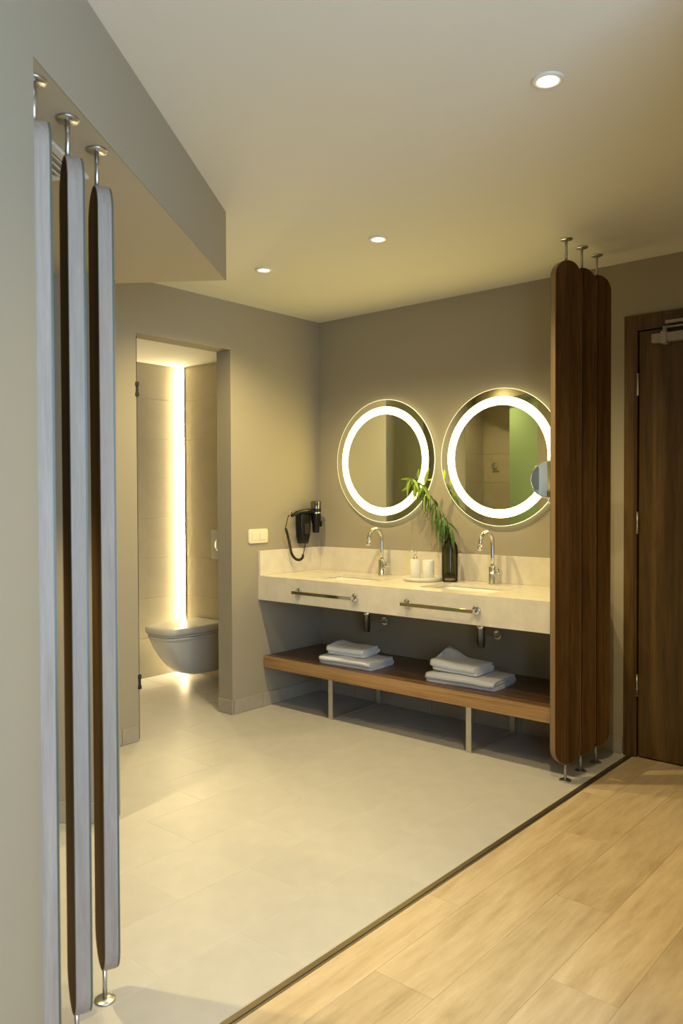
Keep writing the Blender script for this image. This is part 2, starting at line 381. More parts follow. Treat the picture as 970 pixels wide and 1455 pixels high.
skirt('baseboard_divider', P2(Pb), P2(Pa), (-DR.x, -DR.y))

# --- ceiling vent in the lower ceiling
vc = Vector((1.687, -2.838)) - DR*0.28 - NR*0.16
vent = empty('ceiling_vent', (vc.x, vc.y, ZB), math.atan2(DR.y, DR.x), 'white slatted vent in the low ceiling behind the left slats', 'vent')
b = MB()
for s in (-1, 1): b.box(-0.28, 0.28, s*0.15-0.012, s*0.15+0.012, -0.010, 0, bev=0.002); b.box(s*0.27-0.012, s*0.27+0.012, -0.15, 0.15, -0.010, 0, bev=0.002)
b.link('frame', M_WMETAL, vent)
for k in range(13):
    MB().box(-0.258, 0.258, -0.0075, 0.0075, -0.0012, 0.0012, M=T(0, -0.126+k*0.021, -0.006) @ R(0.5, 'X')).link('slat', M_WMETAL, vent)

# --- entrance door
door = empty('door_1', (0, 0, 0), kind='structure')
b = MB(); b.box(2.149, 2.218, -0.012, 0.12, 0, 2.287, bev=0.002); b.box(3.06, 3.13, -0.012, 0.12, 0, 2.287, bev=0.002); b.box(2.149, 3.13, -0.0125, 0.12, 2.206, 2.287, bev=0.002)
b.link('door_frame', M_WALDOOR, door)
MB().box(2.216, 3.062, 0.035, 0.11, 0.0, 2.21).link('door_stop', M_DARK, door)
MB().box(2.226, 3.054, -0.006, 0.036, 0.008, 2.200, bev=0.0015).link('door_leaf', M_WALDOOR, door)
for zc_ in (1.93, 1.22, 0.377):
    h = MB(); h.tube([(2.2215, -0.013, zc_-0.055), (2.2215, -0.013, zc_+0.055)], 0.0055, 10)
    for q in (-0.055, -0.018, 0.018, 0.055): h.tube([(2.2215, -0.013, zc_+q-0.0015), (2.2215, -0.013, zc_+q+0.0015)], 0.0066, 10)
    h.link('hinge', M_STEEL, door)
cl = MB().box(2.300, 2.56, -0.050, -0.006, 2.128, 2.172, bev=0.004).link('door_closer', M_CLOSER, door)
MB().lathe([(0.012, 0), (0.012, 0.03)], 14, M=T(2.362, -0.03, 2.168)).box(2.347, 2.377, -0.056, -0.004, 2.118, 2.180, bev=0.003).link('closer_body', M_CLOSER, cl)
MB().box(2.352, 2.62, -0.042, -0.020, 2.196, 2.204, bev=0.002).link('closer_arm', M_CLOSER, cl)
MB().box(2.365, 2.75, -0.040, -0.014, 2.218, 2.234, bev=0.002).link('slide_rail', M_CLOSER, cl)

# ------------------------------------------------------------------ recessed spots
def downlight(x, y, z, label, power=SPOT_W, group='recessed ceiling spots', spot=2.5, blend=0.7, rad=0.022):
    r = empty('recessed_spotlight', (x, y, z), 0, label, 'ceiling light', group)
    MB().lathe([(0.030, -0.0005), (0.030, -0.006), (0.044, -0.007), (0.047, -0.0035), (0.047, -0.0003)], 40, cap=False).link('trim_ring', M_WMETAL, r)
    MB().lathe([(0.0, -0.0020), (0.0295, -0.0020)], 32, cap=False).link('lamp_face', M_LAMP, r)
    L = bpy.data.lights.new('spot', 'SPOT'); L.energy = power; L.color = WARM; L.spot_size = spot; L.spot_blend = blend; L.shadow_soft_size = rad
    o = bpy.data.objects.new('spot', L); COL.objects.link(o); o.parent = r; o.location = (0, 0, -0.02)
    return r
downlight(2.667, -1.944, H, 'round recessed ceiling spot nearest the camera, at upper right')
downlight(1.422, -1.152, H, 'round recessed ceiling spot in the middle, above the vanity')
downlight(0.654, -1.155, H, 'round recessed ceiling spot farthest left, nearest the toilet wall')
downlight(1.05, -3.20, ZB, 'round recessed spot in the low ceiling behind the left slats', power=SPOT_W*1.3, spot=1.5, blend=0.4, group='spots out of view')
downlight(-0.25, -2.45, H, 'round recessed spot over the shower seen only in the mirror', power=SPOT_W*0.5, group='spots out of view')
downlight(3.9, -3.2, H, 'round recessed ceiling spot above the wood floor, right of camera', power=SPOT_W*0.65, spot=1.55, blend=0.5, group='spots out of view')

# ------------------------------------------------------------------ divider slats
def stadium(hw, z0, z1, n=18):
    pts = []
    for k in range(n+1): a = PI*k/n; pts.append((hw*math.cos(a), z1-hw+hw*math.sin(a)))
    for k in range(n+1): a = PI+PI*k/n; pts.append((hw*math.cos(a), z0+hw+hw*math.sin(a)))
    return pts
def plate(mb, pts, y0, y1, faces=True, mi_face=0, mi_side=0, mi_back=None):
    b = bmesh.new(); n = len(pts)
    A = [b.verts.new((x, y0, z)) for x, z in pts]; B = [b.verts.new((x, y1, z)) for x, z in pts]
    f = b.faces.new(A); f.material_index = mi_face; f = b.faces.new(B[::-1]); f.material_index = mi_face if mi_back is None else mi_back
    for i in range(n):
        f = b.faces.new((A[i], A[(i+1) % n], B[(i+1) % n], B[i])); f.material_index = mi_side; f.smooth = False
    bmesh.ops.recalc_face_normals(b, faces=b.faces[:])
    return mb.merge(b)
def divider_slat(x, y, ang, z0, z1, ztop, label, group, hw=0.08, th=0.034, oy=0.0, edge=None):
    """local x = width direction, wood faces local -y, mirror faces local +y"""
    r = empty('divider_slat', (x, y, 0), ang, label, 'divider slat', group)
    y0, y1 = -(th+0.005)/2+oy, (th+0.005)/2-0.005+oy
    pts = stadium(hw-0.0025, z0+0.0025, z1-0.0025)
    plate(MB(), pts, y0, y1).link('walnut_panel', M_WALNUT, r)
    # edge band wrapped round the panel, each trio's light painted into its colour
    o_ = stadium(hw, z0, z1); b = bmesh.new(); n = len(pts)
    v = [[b.verts.new((q[i][0], yy, q[i][1])) for i in range(n)] for q, yy in ((pts, y0), (o_, y0+0.0006), (o_, y1), (pts, y1))]
    for k in range(3):
        for i in range(n): b.faces.new((v[k][i], v[k][(i+1) % n], v[k+1][(i+1) % n], v[k+1][i]))
    bmesh.ops.recalc_face_normals(b, faces=b.faces[:])
    MB().merge(b).link('edge_band', edge or M_EDGECOOL, r)
    plate(MB(), stadium(hw-0.001, z0+0.001, z1-0.001), y1+0.0002, y1+0.0052, mi_face=1, mi_side=1, mi_back=0).link('mirror_panel', [M_MIRROR, M_GREENEDGE], r)
    for za, zb_, zf in ((0.0, z0+0.01, 0.0), (z1-0.01, ztop, ztop)):
        rd = MB().tube([(0, 0, za), (0, 0, zb_)], 0.0062, 14).link('rod', M_STEEL, r)
        s = 1 if zf == 0 else -1
        MB().lathe([(0.0, s*0.0003), (0.028, s*0.0003), (0.0285, s*0.003), (0.027, s*0.005), (0.0, s*0.0055)], 36, M=T(0, 0, zf), cap=False).link('flange', M_STEEL, r)
    return r
AR = math.radians(62); RK = dict(hw=0.075, edge=M_EDGEWARM)
G1 = 'walnut slats beside the entrance door'
divider_slat(2.083, -0.561, AR, 0.082, 2.466, H, 'tall rounded walnut slat nearest the camera, left of the right-hand trio', G1, **RK)
divider_slat(2.085, -0.392, AR, 0.084, 2.466, H, 'middle rounded walnut slat of the trio beside the entrance door', G1, **RK)
divider_slat(2.090, -0.223, AR, 0.088, 2.466, H, 'rounded walnut slat closest to the entrance door and back wall', G1, **RK)
G2 = 'mirror-backed slats in the left opening'
AL = math.radians(157+180)
divider_slat(1.856, -2.917, AL, 0.093, 2.182, ZB, 'mirror-backed walnut slat farthest right in the left opening, foot visible', G2, oy=0.008)
divider_slat(1.956, -3.060, AL, 0.088, 2.186, ZB, 'middle mirror-backed walnut slat of the three in the left opening', G2, oy=0.008)
divider_slat(2.064, -3.204, AL, 0.088, 2.188, ZB, 'mirror-backed walnut slat farthest left, half hidden by the grey wall', G2, oy=0.008)

# ------------------------------------------------------------------ vanity counter
def rrect(x0, x1, y0, y1, r, n=6):
    pts = []
    for cx, cy, a0 in ((x1-r, y1-r, 0), (x0+r, y1-r, PI/2), (x0+r, y0+r, PI), (x1-r, y0+r, 1.5*PI)):
        for k in range(n+1): a = a0+PI/2*k/n; pts.append((cx+r*math.cos(a), cy+r*math.sin(a)))
    return pts
SINKS = ((0.33, 0.79, -0.475, -0.175), (1.17, 1.63, -0.475, -0.175))
counter = empty('vanity_counter', (1.0, -0.3, CB), 0, 'long beige stone vanity counter with deep apron fixed between wall and slats', 'counter')
def W(o): o.location = (-1.0, 0.3, -CB); return o     # geometry below is written in room coordinates
b = bmesh.new()
loops = [[(0.001, CF), (CXR, CF), (CXR, -0.001), (0.001, -0.001)]] + [rrect(*s, 0.025) for s in SINKS]
for lp in loops:
    vs = [b.verts.new((x, y, CZ)) for x, y in lp]
    for i in range(len(vs)): b.edges.new((vs[i], vs[(i+1) % len(vs)]))
bmesh.ops.triangle_fill(b, use_beauty=True, use_dissolve=False, edges=b.edges[:])
ex = bmesh.ops.extrude_face_region(b, geom=b.faces[:])
for v in [g for g in ex['geom'] if isinstance(g, bmesh.types.BMVert)]: v.co.z -= 0.020
bmesh.ops.recalc_face_normals(b, faces=b.faces[:])
W(MB().merge(b).link('worktop', M_STONE, counter))
W(MB().box(0.001, CXR, CF, CF+0.02, CB, CZ-0.0202, bev=0.0012).link('apron', M_STONE, counter))
W(MB().box(CXR-0.02, CXR, CF+0.0202, -0.001, CB, CZ-0.0202).link('side_apron', M_STONE, counter))
W(MB().box(0.021, CXR, -0.020, -0.0005, CZ+0.0002, 1.0135, bev=0.001).link('backsplash', M_STONE, counter))
W(MB().box(0.0005, 0.020, CF+0.001, -0.0005, CZ+0.0002, 1.0135, bev=0.001).link('side_splash', M_STONE, counter))

def sink(s, label):
    x0, x1, y0, y1 = s; r = empty('sink', ((x0+x1)/2, (y0+y1)/2, CZ-0.15), 0, label, 'sink', 'undermounted sinks')
    cx, cy = (x0+x1)/2, (y0+y1)/2
    prof = [(0.012, -0.0205, 0.03), (0.004, -0.0207, 0.028), (0.0, -0.035, 0.03), (-0.004, -0.09, 0.04), (-0.015, -0.125, 0.05), (-0.045, -0.138, 0.06), (-0.12, -0.145, 0.02)]
    b = bmesh.new(); rings = []
    for g, z, rad in prof:
        rings.append([b.verts.new((x-cx, y-cy, z+0.15)) for x, y in rrect(x0-g, x1+g, y0-g, y1+g, rad)])
    n = len(rings[0])
    for k in range(len(rings)-1):
        for i in range(n): f = b.faces.new((rings[k][i], rings[k][(i+1) % n], rings[k+1][(i+1) % n], rings[k+1][i])); f.smooth = True
    b.faces.new(rings[-1])
    bmesh.ops.recalc_face_normals(b, faces=b.faces[:])
    for f in b.faces: f.normal_flip()
    MB().merge(b).link('basin', M_CERAM, r)
    MB().lathe([(0.0, 0.0075), (0.024, 0.0075), (0.030, 0.0055), (0.030, 0.0)], 24, M=T(0.0, 0.09, 0.008), cap=False).link('drain', M_CHROME, r)
sink(SINKS[0], 'white rectangular sink sunk in the counter under the left mirror')
sink(SINKS[1], 'white rectangular sink sunk in the counter under the right mirror')

def faucet(x, y, label):
    r = empty('faucet', (x, y, CZ), 0, label, 'faucet', 'gooseneck faucets')
    MB().lathe([(0, 0.0005), (0.027, 0.0005), (0.027, 0.006), (0.0215, 0.009), (0.0215, 0.098), (0.018, 0.104), (0.0, 0.104)], 28, cap=False).link('body', M_CHROME, r)
    pts = [(0, 0, 0.10), (0, 0, 0.16), (0, 0, 0.215)]
    for k in range(1, 15): a = PI*k/14*0.97; pts.append((-0.012*(1-math.cos(a))/2, -0.058*(1-math.cos(a)), 0.238+0.060*math.sin(a)))
    e = Vector(pts[-1]); pts.append(e+Vector((0, -0.004, -0.025)))
    sp = MB().tube(pts, 0.0115, 16).link('spout', M_CHROME, r)
    e = Vector(pts[-1]); MB().tube([e+Vector((0, 0, 0.006)), e+Vector((0, -0.003, -0.022))], 0.0135, 16).link('aerator', M_CHROME, sp)
    # side lever
    MB().tube([(0.016, 0, 0.066), (0.052, 0, 0.066)], 0.0125, 18).tube([(0.052, 0, 0.066), (0.056, 0, 0.066)], 0.015, 18).tube([(0.044, 0, 0.07), (0.050, -0.012, 0.082), (0.056, -0.032, 0.088)], 0.0045, 12, flat=1.6).link('lever', M_CHROME, r)
faucet(0.622, -0.100, 'chrome gooseneck faucet behind the left sink')
faucet(1.425, -0.100, 'chrome gooseneck faucet behind the right sink')

def towel_rail(x0, x1, z, label):
    r = empty('towel_rail', ((x0+x1)/2, CF, z), 0, label, 'towel rail', 'towel rails on the counter apron')
    h = (x1-x0)/2
    for s in (-1, 1):
        m_ = MB().lathe([(0, 0.0), (0.024, 0.0), (0.025, 0.004), (0.021, 0.010), (0.0, 0.011)], 28, M=T(s*h, -0.0004, 0) @ R(PI/2, 'X'), cap=False)
        m_.box(s*h-0.009, s*h+0.009, -0.052, -0.008, -0.009, 0.009, bev=0.002); m_.link('mount', M_CHROME, r)
    MB().box(-h-0.012, h+0.012, -0.056, -0.048, -0.010, 0.010, bev=0.0015).link('bar', M_CHROME, r)
towel_rail(0.365, 0.812, 0.776, 'polished steel towel rail on the apron below the left sink')
towel_rail(1.185, 1.618, 0.776, 'polished steel towel rail on the apron below the right sink')

def trap(x, y, label):
    r = empty('bottle_trap', (x, y, 0.50), 0, label, 'drain trap', 'chrome drain traps')
    MB().tube([(0, 0, 0.10), (0, 0, 0.206)], 0.016, 16).lathe([(0.021, 0.155), (0.021, 0.172)], 16).link('tailpipe', M_TRAP, r)
    MB().lathe([(0, 0.0), (0.018, 0.0), (0.022, 0.004), (0.022, 0.018), (0.026, 0.020), (0.026, 0.105), (0.028, 0.107), (0.028, 0.128), (0.020, 0.138), (0, 0.138)], 28, cap=False).link('bottle', M_TRAP, r)
    MB().tube([(0.0, 0.02, 0.085), (0, 0.05, 0.080), (0, 0.10, 0.062), (0, -y-0.012, 0.045)], 0.013, 14).tube([(0, -y-0.012, 0.045), (0, -y-0.001, 0.045)], 0.027, 20).link('waste_pipe', M_TRAP, r)
trap(0.575, -0.19, 'chrome bottle trap hanging under the left sink')
trap(1.405, -0.19, 'chrome bottle trap hanging under the right sink')

# ------------------------------------------------------------------ low shelf
shelf = empty('low_shelf', (1.0, -0.28, 0), 0, 'long walnut shelf on thin steel legs below the vanity counter', 'shelf')
def Ws(o): o.location = (-1.0, 0.28, 0); return o
Ws(MB().box(0.011, 2.03, SHF+0.004, -0.001, SHB, SHT, bev=0.001).link('board', M_WALSHELF, shelf))
Ws(MB().box(0.011, 2.03, SHF, SHF+0.0038, SHB, SHT+0.0003, bev=0.0008).link('edge_band', M_SHELFLIT, shelf))  # front of the same walnut, painted lighter as if lit
for x in (0.535, 1.512):
    Ws(MB().box(x-0.016, x+0.016, -0.503, -0.495, 0.009, SHB-0.0002).link('leg', M_BARST, shelf))
    Ws(MB().box(x-0.016, x+0.016, -0.030, -0.022, 0.009, SHB-0.0002).link('leg', M_BARST, shelf))
    Ws(MB().box(x-0.016, x+0.016, -0.503, -0.022, 0.0012, 0.0088).link('foot_bar', M_BARST, shelf))

def towel(x, y, z, wx, wy, t, layers, rz, label, seed, curl=0.0):
    """serpentine folded cloth, folds run along local x"""
    r_ = t/2; path = []; hy = wy/2 - r_
    for k in range(layers):
        zz = t/2 + k*t; d_ = 1 if k % 2 == 0 else -1
        for i in range(9): path.append((d_*(-hy + 2*hy*i/8), zz))
        if k < layers-1:
            for i in range(1, 4): a = -PI/2 + PI*i/4; path.append((d_*(hy + r_*math.cos(a)*0.9), zz + t/2 + (t/2)*math.sin(a)))
    n = len(path); th = t*0.485
    L_, R_ = [], []
    for i in range(n):
        a = Vector(path[max(i-1, 0)]); c = Vector(path[min(i+1, n-1)]); d_ = (c-a).normalized(); nn = Vector((-d_.y, d_.x)); p = Vector(path[i])
        L_.append(p+nn*th); R_.append(p-nn*th)
    poly = L_ + R_[::-1]
    b = bmesh.new(); ns = 18; rings = []
    for s in range(ns+1):
        u = s/ns; xx = (u-0.5)*wx; ring = []
        for (yy, zz) in poly:
            e = min(u, 1-u)*ns
            q = 1.0 if e > 0.8 else (0.97 if e > 0.1 else 0.93)
            zc_ = zz
            layer = math.floor(zz/t)
            xo = noise.noise(Vector((layer*3.1+seed, yy*5, 0)))*0.012*(1 if e < 1.5 else 0.3)
            dz = noise.noise(Vector((xx*9+seed, yy*9, seed)))*0.006*(zz/(t*layers)) + 0.004*math.sin(xx*14+seed)*(zz/(t*layers))
            dy = noise.noise(Vector((xx*7, seed*2, zz*20)))*0.008
            cz_ = curl*max(0, (-xx/wx*2-0.1))*max(0, (yy/wy*2))*(zz/(t*layers))
            ring.append(b.verts.new((xx*(1 if e > 0.1 else 0.996)+xo, yy*q+dy, max(0.0005, zc_+dz+cz_))))
        rings.append(ring)
    m_ = len(poly)
    for s in range(ns):
        for i in range(m_): f = b.faces.new((rings[s][i], rings[s][(i+1) % m_], rings[s+1][(i+1) % m_], rings[s+1][i])); f.smooth = True
    b.faces.new(rings[0]); b.faces.new(rings[-1][::-1])
    bmesh.ops.triangulate(b, faces=[f for f in b.faces if len(f.verts) > 4])
    bmesh.ops.recalc_face_normals(b, faces=b.faces[:])
    o = MB().merge(b).link('folded_towel', M_TOWEL); o.location = (x, y, z); o.rotation_euler = (0, 0, rz)
    tag(o, label, 'towel', 'folded towels on the low shelf')
towel(0.635, -0.375, SHT+0.0005, 0.40, 0.25, 0.0175, 3, math.radians(2), 'large pale folded towel at the bottom of the left stack', 1.3)
towel(0.600, -0.365, SHT+0.0585, 0.27, 0.19, 0.017, 3, math.radians(6), 'small pale folded towel on top of the left stack', 4.1, 0.01)
towel(1.425, -0.345, SHT+0.0005, 0.42, 0.27, 0.0185, 3, math.radians(4), 'large pale folded towel at the bottom of the right stack', 7.7)
towel(1.375, -0.345, SHT+0.062, 0.29, 0.21, 0.018, 3, math.radians(-2), 'small folded towel with raised corner on top of the right stack', 9.2, 0.06)

# ------------------------------------------------------------------ ring mirrors
def ring_mirror(x, z, r0, label):
    r = empty('round_mirror', (x, -0.03, z), 0, label, 'mirror', 'lit round wall mirrors')
    Mx = R(PI/2, 'X')     # local z -> -y (towards the room)
    MB().lathe([(0.0, -0.0295), (0.30, -0.0295), (0.30, -0.004), (0.0, -0.004)], 72, M=Mx, cap=False).link('back_box', M_WMETAL, r)
    MB().lathe([(0.0, 0.0), (r0-0.003, 0.0)], 128, M=Mx, cap=False, smooth=False).link('mirror_glass', M_MIRROR, r)
    MB().lathe([(r0-0.003, 0.0002), (r0, -0.0005), (r0, -0.004), (0.29, -0.0042)], 128, M=Mx, cap=False).link('glass_edge', M_MIRRIM, r)
    MB().lathe([(0.303, 0.0006), (0.351, 0.0006)], 128, M=Mx, cap=False, smooth=False).link('light_ring', M_RING, r)
ring_mirror(0.585, 1.589, 0.398, 'round lit mirror on the left, above the left sink')
ring_mirror(1.428, 1.584, 0.400, 'round lit mirror on the right, partly hidden by the walnut slats')

# magnifying mirror on an arm
mg = empty('magnifying_mirror', (1.90, 0, 1.30), 0, 'small round chrome shaving mirror on an arm in front of the right mirror', 'shaving mirror')
Cm = Vector((1.832-1.90, -0.22, 1.447-1.30))
tocam = (Vector((2.9, -4.1, 1.45)) - Vector((1.832, -0.22, 1.447))).normalized()
Q = Cm.to_4d() and (T(*Cm) @ tocam.to_track_quat('Z', 'Y').to_matrix().to_4x4())
b = MB(); prof = [(0.0, -0.006)] + [(0.093*k/8, -0.006+0.006*(k/8)**2) for k in range(1, 9)]
b.lathe(prof, 48, M=Q, cap=False); b.link('mirror_disc', M_MIRROR, mg)
b = MB(); b.lathe([(0.093, 0.0), (0.096, 0.004), (0.101, 0.002), (0.102, -0.006), (0.096, -0.013), (0.0, -0.016)], 48, M=Q, cap=False); b.link('rim', M_CHROME, mg)
MB().tube([Cm+Vector((0, 0.012, -0.095)), Cm+Vector((0.0, 0.014, -0.13))], 0.006, 12).tube([Cm+Vector((0.0, 0.014, -0.12)), Vector((0.03, -0.13, 0.026)), Vector((0.10, -0.02, 0.026))], 0.006, 12).link('arm', M_CHROME, mg)
MB().tube([Cm+Vector((0, 0.014, -0.100)), Cm+Vector((0, 0.014, -0.128))], 0.011, 14).link('joint', M_CHROME, mg)
MB().lathe([(0, 0.0005), (0.03, 0.0005), (0.03, 0.010), (0.02, 0.016), (0, 0.016)], 28, M=T(0.10, 0, 0.026) @ R(PI/2, 'X'), cap=False).link('wall_plate', M_CHROME, mg)

# ------------------------------------------------------------------ counter items
TX, TY = 0.998, -0.185
tr_ = MB().lathe([(0, 0.0005), (0.108, 0.0005), (0.116, 0.004), (0.119, 0.022), (0.116, 0.024), (0.110, 0.010), (0.0, 0.009)], 56, cap=False).link('round_tray', M_TRAY, loc=(TX, TY, CZ))
tag(tr_, 'round white stone tray on the counter between the sinks', 'tray')
def fluted(name, x, y, h, r0):
    return MB().lathe([(0, 0.0), (r0*0.92, 0.0), (r0, 0.004), (r0, h-0.004), (r0*0.95, h)], 144, cap=False, flute=36, famp=0.045)
sd = empty('soap_dispenser', (TX-0.035, TY-0.025, CZ+0.0105), 0, 'white fluted soap dispenser with chrome pump, on the round tray', 'soap dispenser')
b = fluted('', 0, 0, 0.115, 0.0295); b.lathe([(0.028, 0.115), (0.0, 0.1155)], 48, cap=False); b.link('bottle', M_POT, sd)
MB().lathe([(0, 0.115), (0.013, 0.115), (0.013, 0.130), (0.006, 0.133), (0.006, 0.158), (0.012, 0.160), (0.012, 0.168), (0, 0.169)], 20, cap=False).tube([(0, 0, 0.163), (-0.03, -0.018, 0.163), (-0.036, -0.022, 0.156)], 0.004, 10).link('pump', M_CHROME, sd)
b = fluted('', 0, 0, 0.112, 0.033); b.lathe([(0.0315, 0.112), (0.028, 0.111), (0.028, 0.02), (0.0, 0.018)], 48, cap=False)
cup = b.link('tumbler', M_POT, loc=(TX+0.033, TY+0.012, CZ+0.0105)); tag(cup, 'white fluted tumbler on the round tray, beside the soap dispenser', 'tumbler')

VX, VY = 1.165, -0.145
vase = empty('bottle_vase', (VX, VY, CZ+0.0005), 0, 'smoked glass bottle vase holding a leafy branch on the counter', 'vase')
out = [(0.0, 0.0), (0.042, 0.0), (0.0465, 0.006), (0.048, 0.05), (0.048, 0.185), (0.045, 0.212), (0.034, 0.234), (0.021, 0.246), (0.018, 0.258), (0.018, 0.275), (0.022, 0.281)]
inn = [(0.019, 0.281), (0.0155, 0.275), (0.0155, 0.258), (0.0185, 0.245), (0.032, 0.231), (0.0425, 0.21), (0.0455, 0.185), (0.0455, 0.05), (0.043, 0.022), (0.0, 0.020)]
MB().lathe(out+inn, 48, cap=False).link('glass_body', M_SMOKE, vase)
MB().lathe([(0.0, 0.0205), (0.0425, 0.0225), (0.0448, 0.05), (0.0, 0.0505)], 48, cap=False).link('dark_base', M_SMOKED, vase)

def wp(px_, py_, yy):
    """a point of the room on the vertical plane y = yy, from a position measured in the picture"""
    v = fwd + right*((px_-485)/1123.47) + up*((727.5-py_)/1123.47); t = (yy-CAMP.y)/v.y; return CAMP+v*t
br = empty('leafy_branch', (VX, VY, CZ+0.03), 0, 'drooping green leafy branch arching left out of the smoked bottle', 'plant')
inv = Vector((VX, VY, CZ+0.03))
ctrl = [Vector((VX+0.012, VY, CZ+0.06)), Vector((VX+0.004, VY, CZ+0.20)), Vector((VX-0.004, VY, CZ+0.285)), Vector((1.130, -0.15, 1.215)), Vector((1.080, -0.155, 1.295)), Vector((1.015, -0.16, 1.385)), Vector((0.955, -0.165, 1.440)), Vector((0.905, -0.17, 1.468)), Vector((0.875, -0.17, 1.474))]
def cat(P, n=8):
    out_ = []
    for i in range(len(P)-1):
        p0, p1, p2, p3 = P[max(i-1, 0)], P[i], P[i+1], P[min(i+2, len(P)-1)]
        for k in range(n):
            t = k/n; out_.append(0.5*((2*p1)+(-p0+p2)*t+(2*p0-5*p1+4*p2-p3)*t*t+(-p0+3*p1-3*p2+p3)*t**3))
    out_.append(P[-1]); return out_
stem = [p-inv for p in cat(ctrl)]
MB().tube(stem, 0.003, 8, radii=[0.0034-0.002*i/len(stem) for i in range(len(stem))]).link('stem', M_STEM, br)
def leaf(p, d_, length, wid, droop, matl, roll=0.0):
    """long willow-like blade with a folded midrib"""
    d_ = Vector(d_).normalized(); side = d_.cross(Vector((0, 0, 1)))
    side = (side.normalized() if side.length > 0.05 else Vector((1, 0, 0))); side = Matrix.Rotation(roll, 3, d_) @ side
    b = bmesh.new(); N_ = 8; rows = []; pos = Vector(p); dirv = d_.copy()
    for i in range(N_+1):
        u = i/N_; ww = wid*(math.sin(PI*min(1, u**0.8))**0.9)*(1 if u < 1 else 0)+0.0004
        nn = side.cross(dirv).normalized()
        rows.append([b.verts.new(pos - side*ww + nn*ww*0.35), b.verts.new(pos), b.verts.new(pos + side*ww + nn*ww*0.35)])
        dirv = (dirv + Vector((0, 0, -1))*droop/N_).normalized(); pos = pos + dirv*length/N_
    for i in range(N_):
        for k in range(2): f = b.faces.new((rows[i][k], rows[i][k+1], rows[i+1][k+1], rows[i+1][k])); f.smooth = True
    MB().merge(b).link('leaf', matl, br)
rl = random.Random(5)
n_ = len(stem)
for k in range(80):
    u = 0.26 + 0.66*k/79; i = int(u*(n_-1)); p = stem[i]
    a = rl.uniform(0, 2*PI)
    d_ = Vector((math.cos(a)*0.75-0.1, math.sin(a)*0.55, rl.uniform(-0.7, 0.15)))
    if (p+inv).y + d_.y*0.1 > -0.09: d_.y = -abs(d_.y)*0.5
    bright = (u > 0.78 and rl.random() < 0.75) or (u > 0.6 and rl.random() < 0.2)
    leaf(p, d_, rl.uniform(0.095, 0.14), rl.uniform(0.005, 0.0085), rl.uniform(1.6, 4.5), M_LEAFLIT if bright else M_LEAF, rl.uniform(-1.4, 1.4))
for k in range(14):       # leaves spilling over the mouth of the bottle
    p = stem[int(n_*(0.27+0.012*k))]; a = rl.uniform(0, 2*PI)
    leaf(p, (math.cos(a)*0.6+0.1, -abs(math.sin(a))*0.6-0.1, rl.uniform(0.0, 0.5)), rl.uniform(0.12, 0.17), rl.uniform(0.006, 0.008), rl.uniform(4.0, 5.5), M_LEAF, rl.uniform(-0.6, 0.6))
tip = stem[-1]
for (qx, qy, qx2, qy2, wd) in ((588, 682, 569, 678, 0.009), (586, 690, 569, 696, 0.009), (603, 690, 609, 664, 0.014), (594, 680, 595, 665, 0.010), (600, 692, 589, 710, 0.008), (604, 695, 613, 712, 0.009), (592, 690, 590, 707, 0.008)):
    a = wp(qx, qy, -0.17)-inv; c = wp(qx2, qy2, -0.17)-inv
    MB().tube([a, (a+stem[-6])/2+Vector((0, 0, 0.004)), stem[-6]], 0.0011, 6).link('twig', M_STEM, br)
    leaf(a, c-a, (c-a).length, wd, 0.25, M_LEAFLIT, 1.2+rl.uniform(-0.3, 0.3))

# ------------------------------------------------------------------ hair dryer on the left wall
hd = empty('hair_dryer', (0, -0.21, 1.20), 0, 'black wall-mounted hair dryer with coiled cord near the room corner', 'hair dryer')
b = MB()
hz = []
for k in range(9):
    u = k/8; z = -0.155 + 0.22*u; ww = 0.040 + 0.012*math.sin(min(1, u*1.2)*PI/2); 
    if k == 0: ww = 0.024
    if k == 1: ww = 0.036
    hz.append((z, ww))
bb = bmesh.new(); rings = []
for z, ww in hz:
    rings.append([bb.verts.new((x, y, z)) for x, y in rrect(0.002, 0.070, -ww, ww, min(0.022, ww*0.6))])
for k in range(len(rings)-1):
    n = len(rings[0])
    for i in range(n): f = bb.faces.new((rings[k][i], rings[k][(i+1) % n], rings[k+1][(i+1) % n], rings[k+1][i])); f.smooth = True
bb.faces.new(rings[0][::-1]); bb.faces.new(rings[-1]); bmesh.ops.recalc_face_normals(bb, faces=bb.faces[:])
MB().merge(bb).link('wall_holder', M_BLACK, hd)
MB().box(0.070, 0.073, -0.022, 0.022, -0.09, -0.02, bev=0.001).link('holder_window', M_DARK, hd)
# dryer: barrel upright, handle to the left
MB().lathe([(0, -0.085), (0.020, -0.085), (0.024, -0.078), (0.026, -0.03), (0.034, 0.0), (0.036, 0.05), (0.035, 0.08)], 28, M=T(0.075, 0.085, 0.0), cap=False).link('barrel', M_BLACK, hd)
MB().lathe([(0.035, 0.080), (0.0355, 0.125), (0.030, 0.132), (0.0, 0.130)], 28, M=T(0.075, 0.085, 0.0), cap=False).link('chrome_cap', M_DCHROME, hd)
MB().lathe([(0.0365, 0.045), (0.0375, 0.048), (0.0375, 0.053), (0.0365, 0.056)], 28, M=T(0.075, 0.085, 0), cap=False).link('chrome_band', M_CHROME, hd)
MB().tube([(0.078, 0.07, 0.055), (0.080, 0.0, 0.062), (0.080, -0.08, 0.058), (0.078, -0.13, 0.043), (0.078, -0.155, 0.035)], 0.016, 16, flat=0.8, radii=[0.024, 0.021, 0.017, 0.014, 0.011]).link('handle', M_BLACK, hd)
MB().tube([(0.078, -0.150, 0.050), (0.078, -0.165, 0.062), (0.078, -0.178, 0.052), (0.078, -0.172, 0.036), (0.078, -0.155, 0.034)], 0.0028, 8).link('hang_loop', M_CHROME, hd)
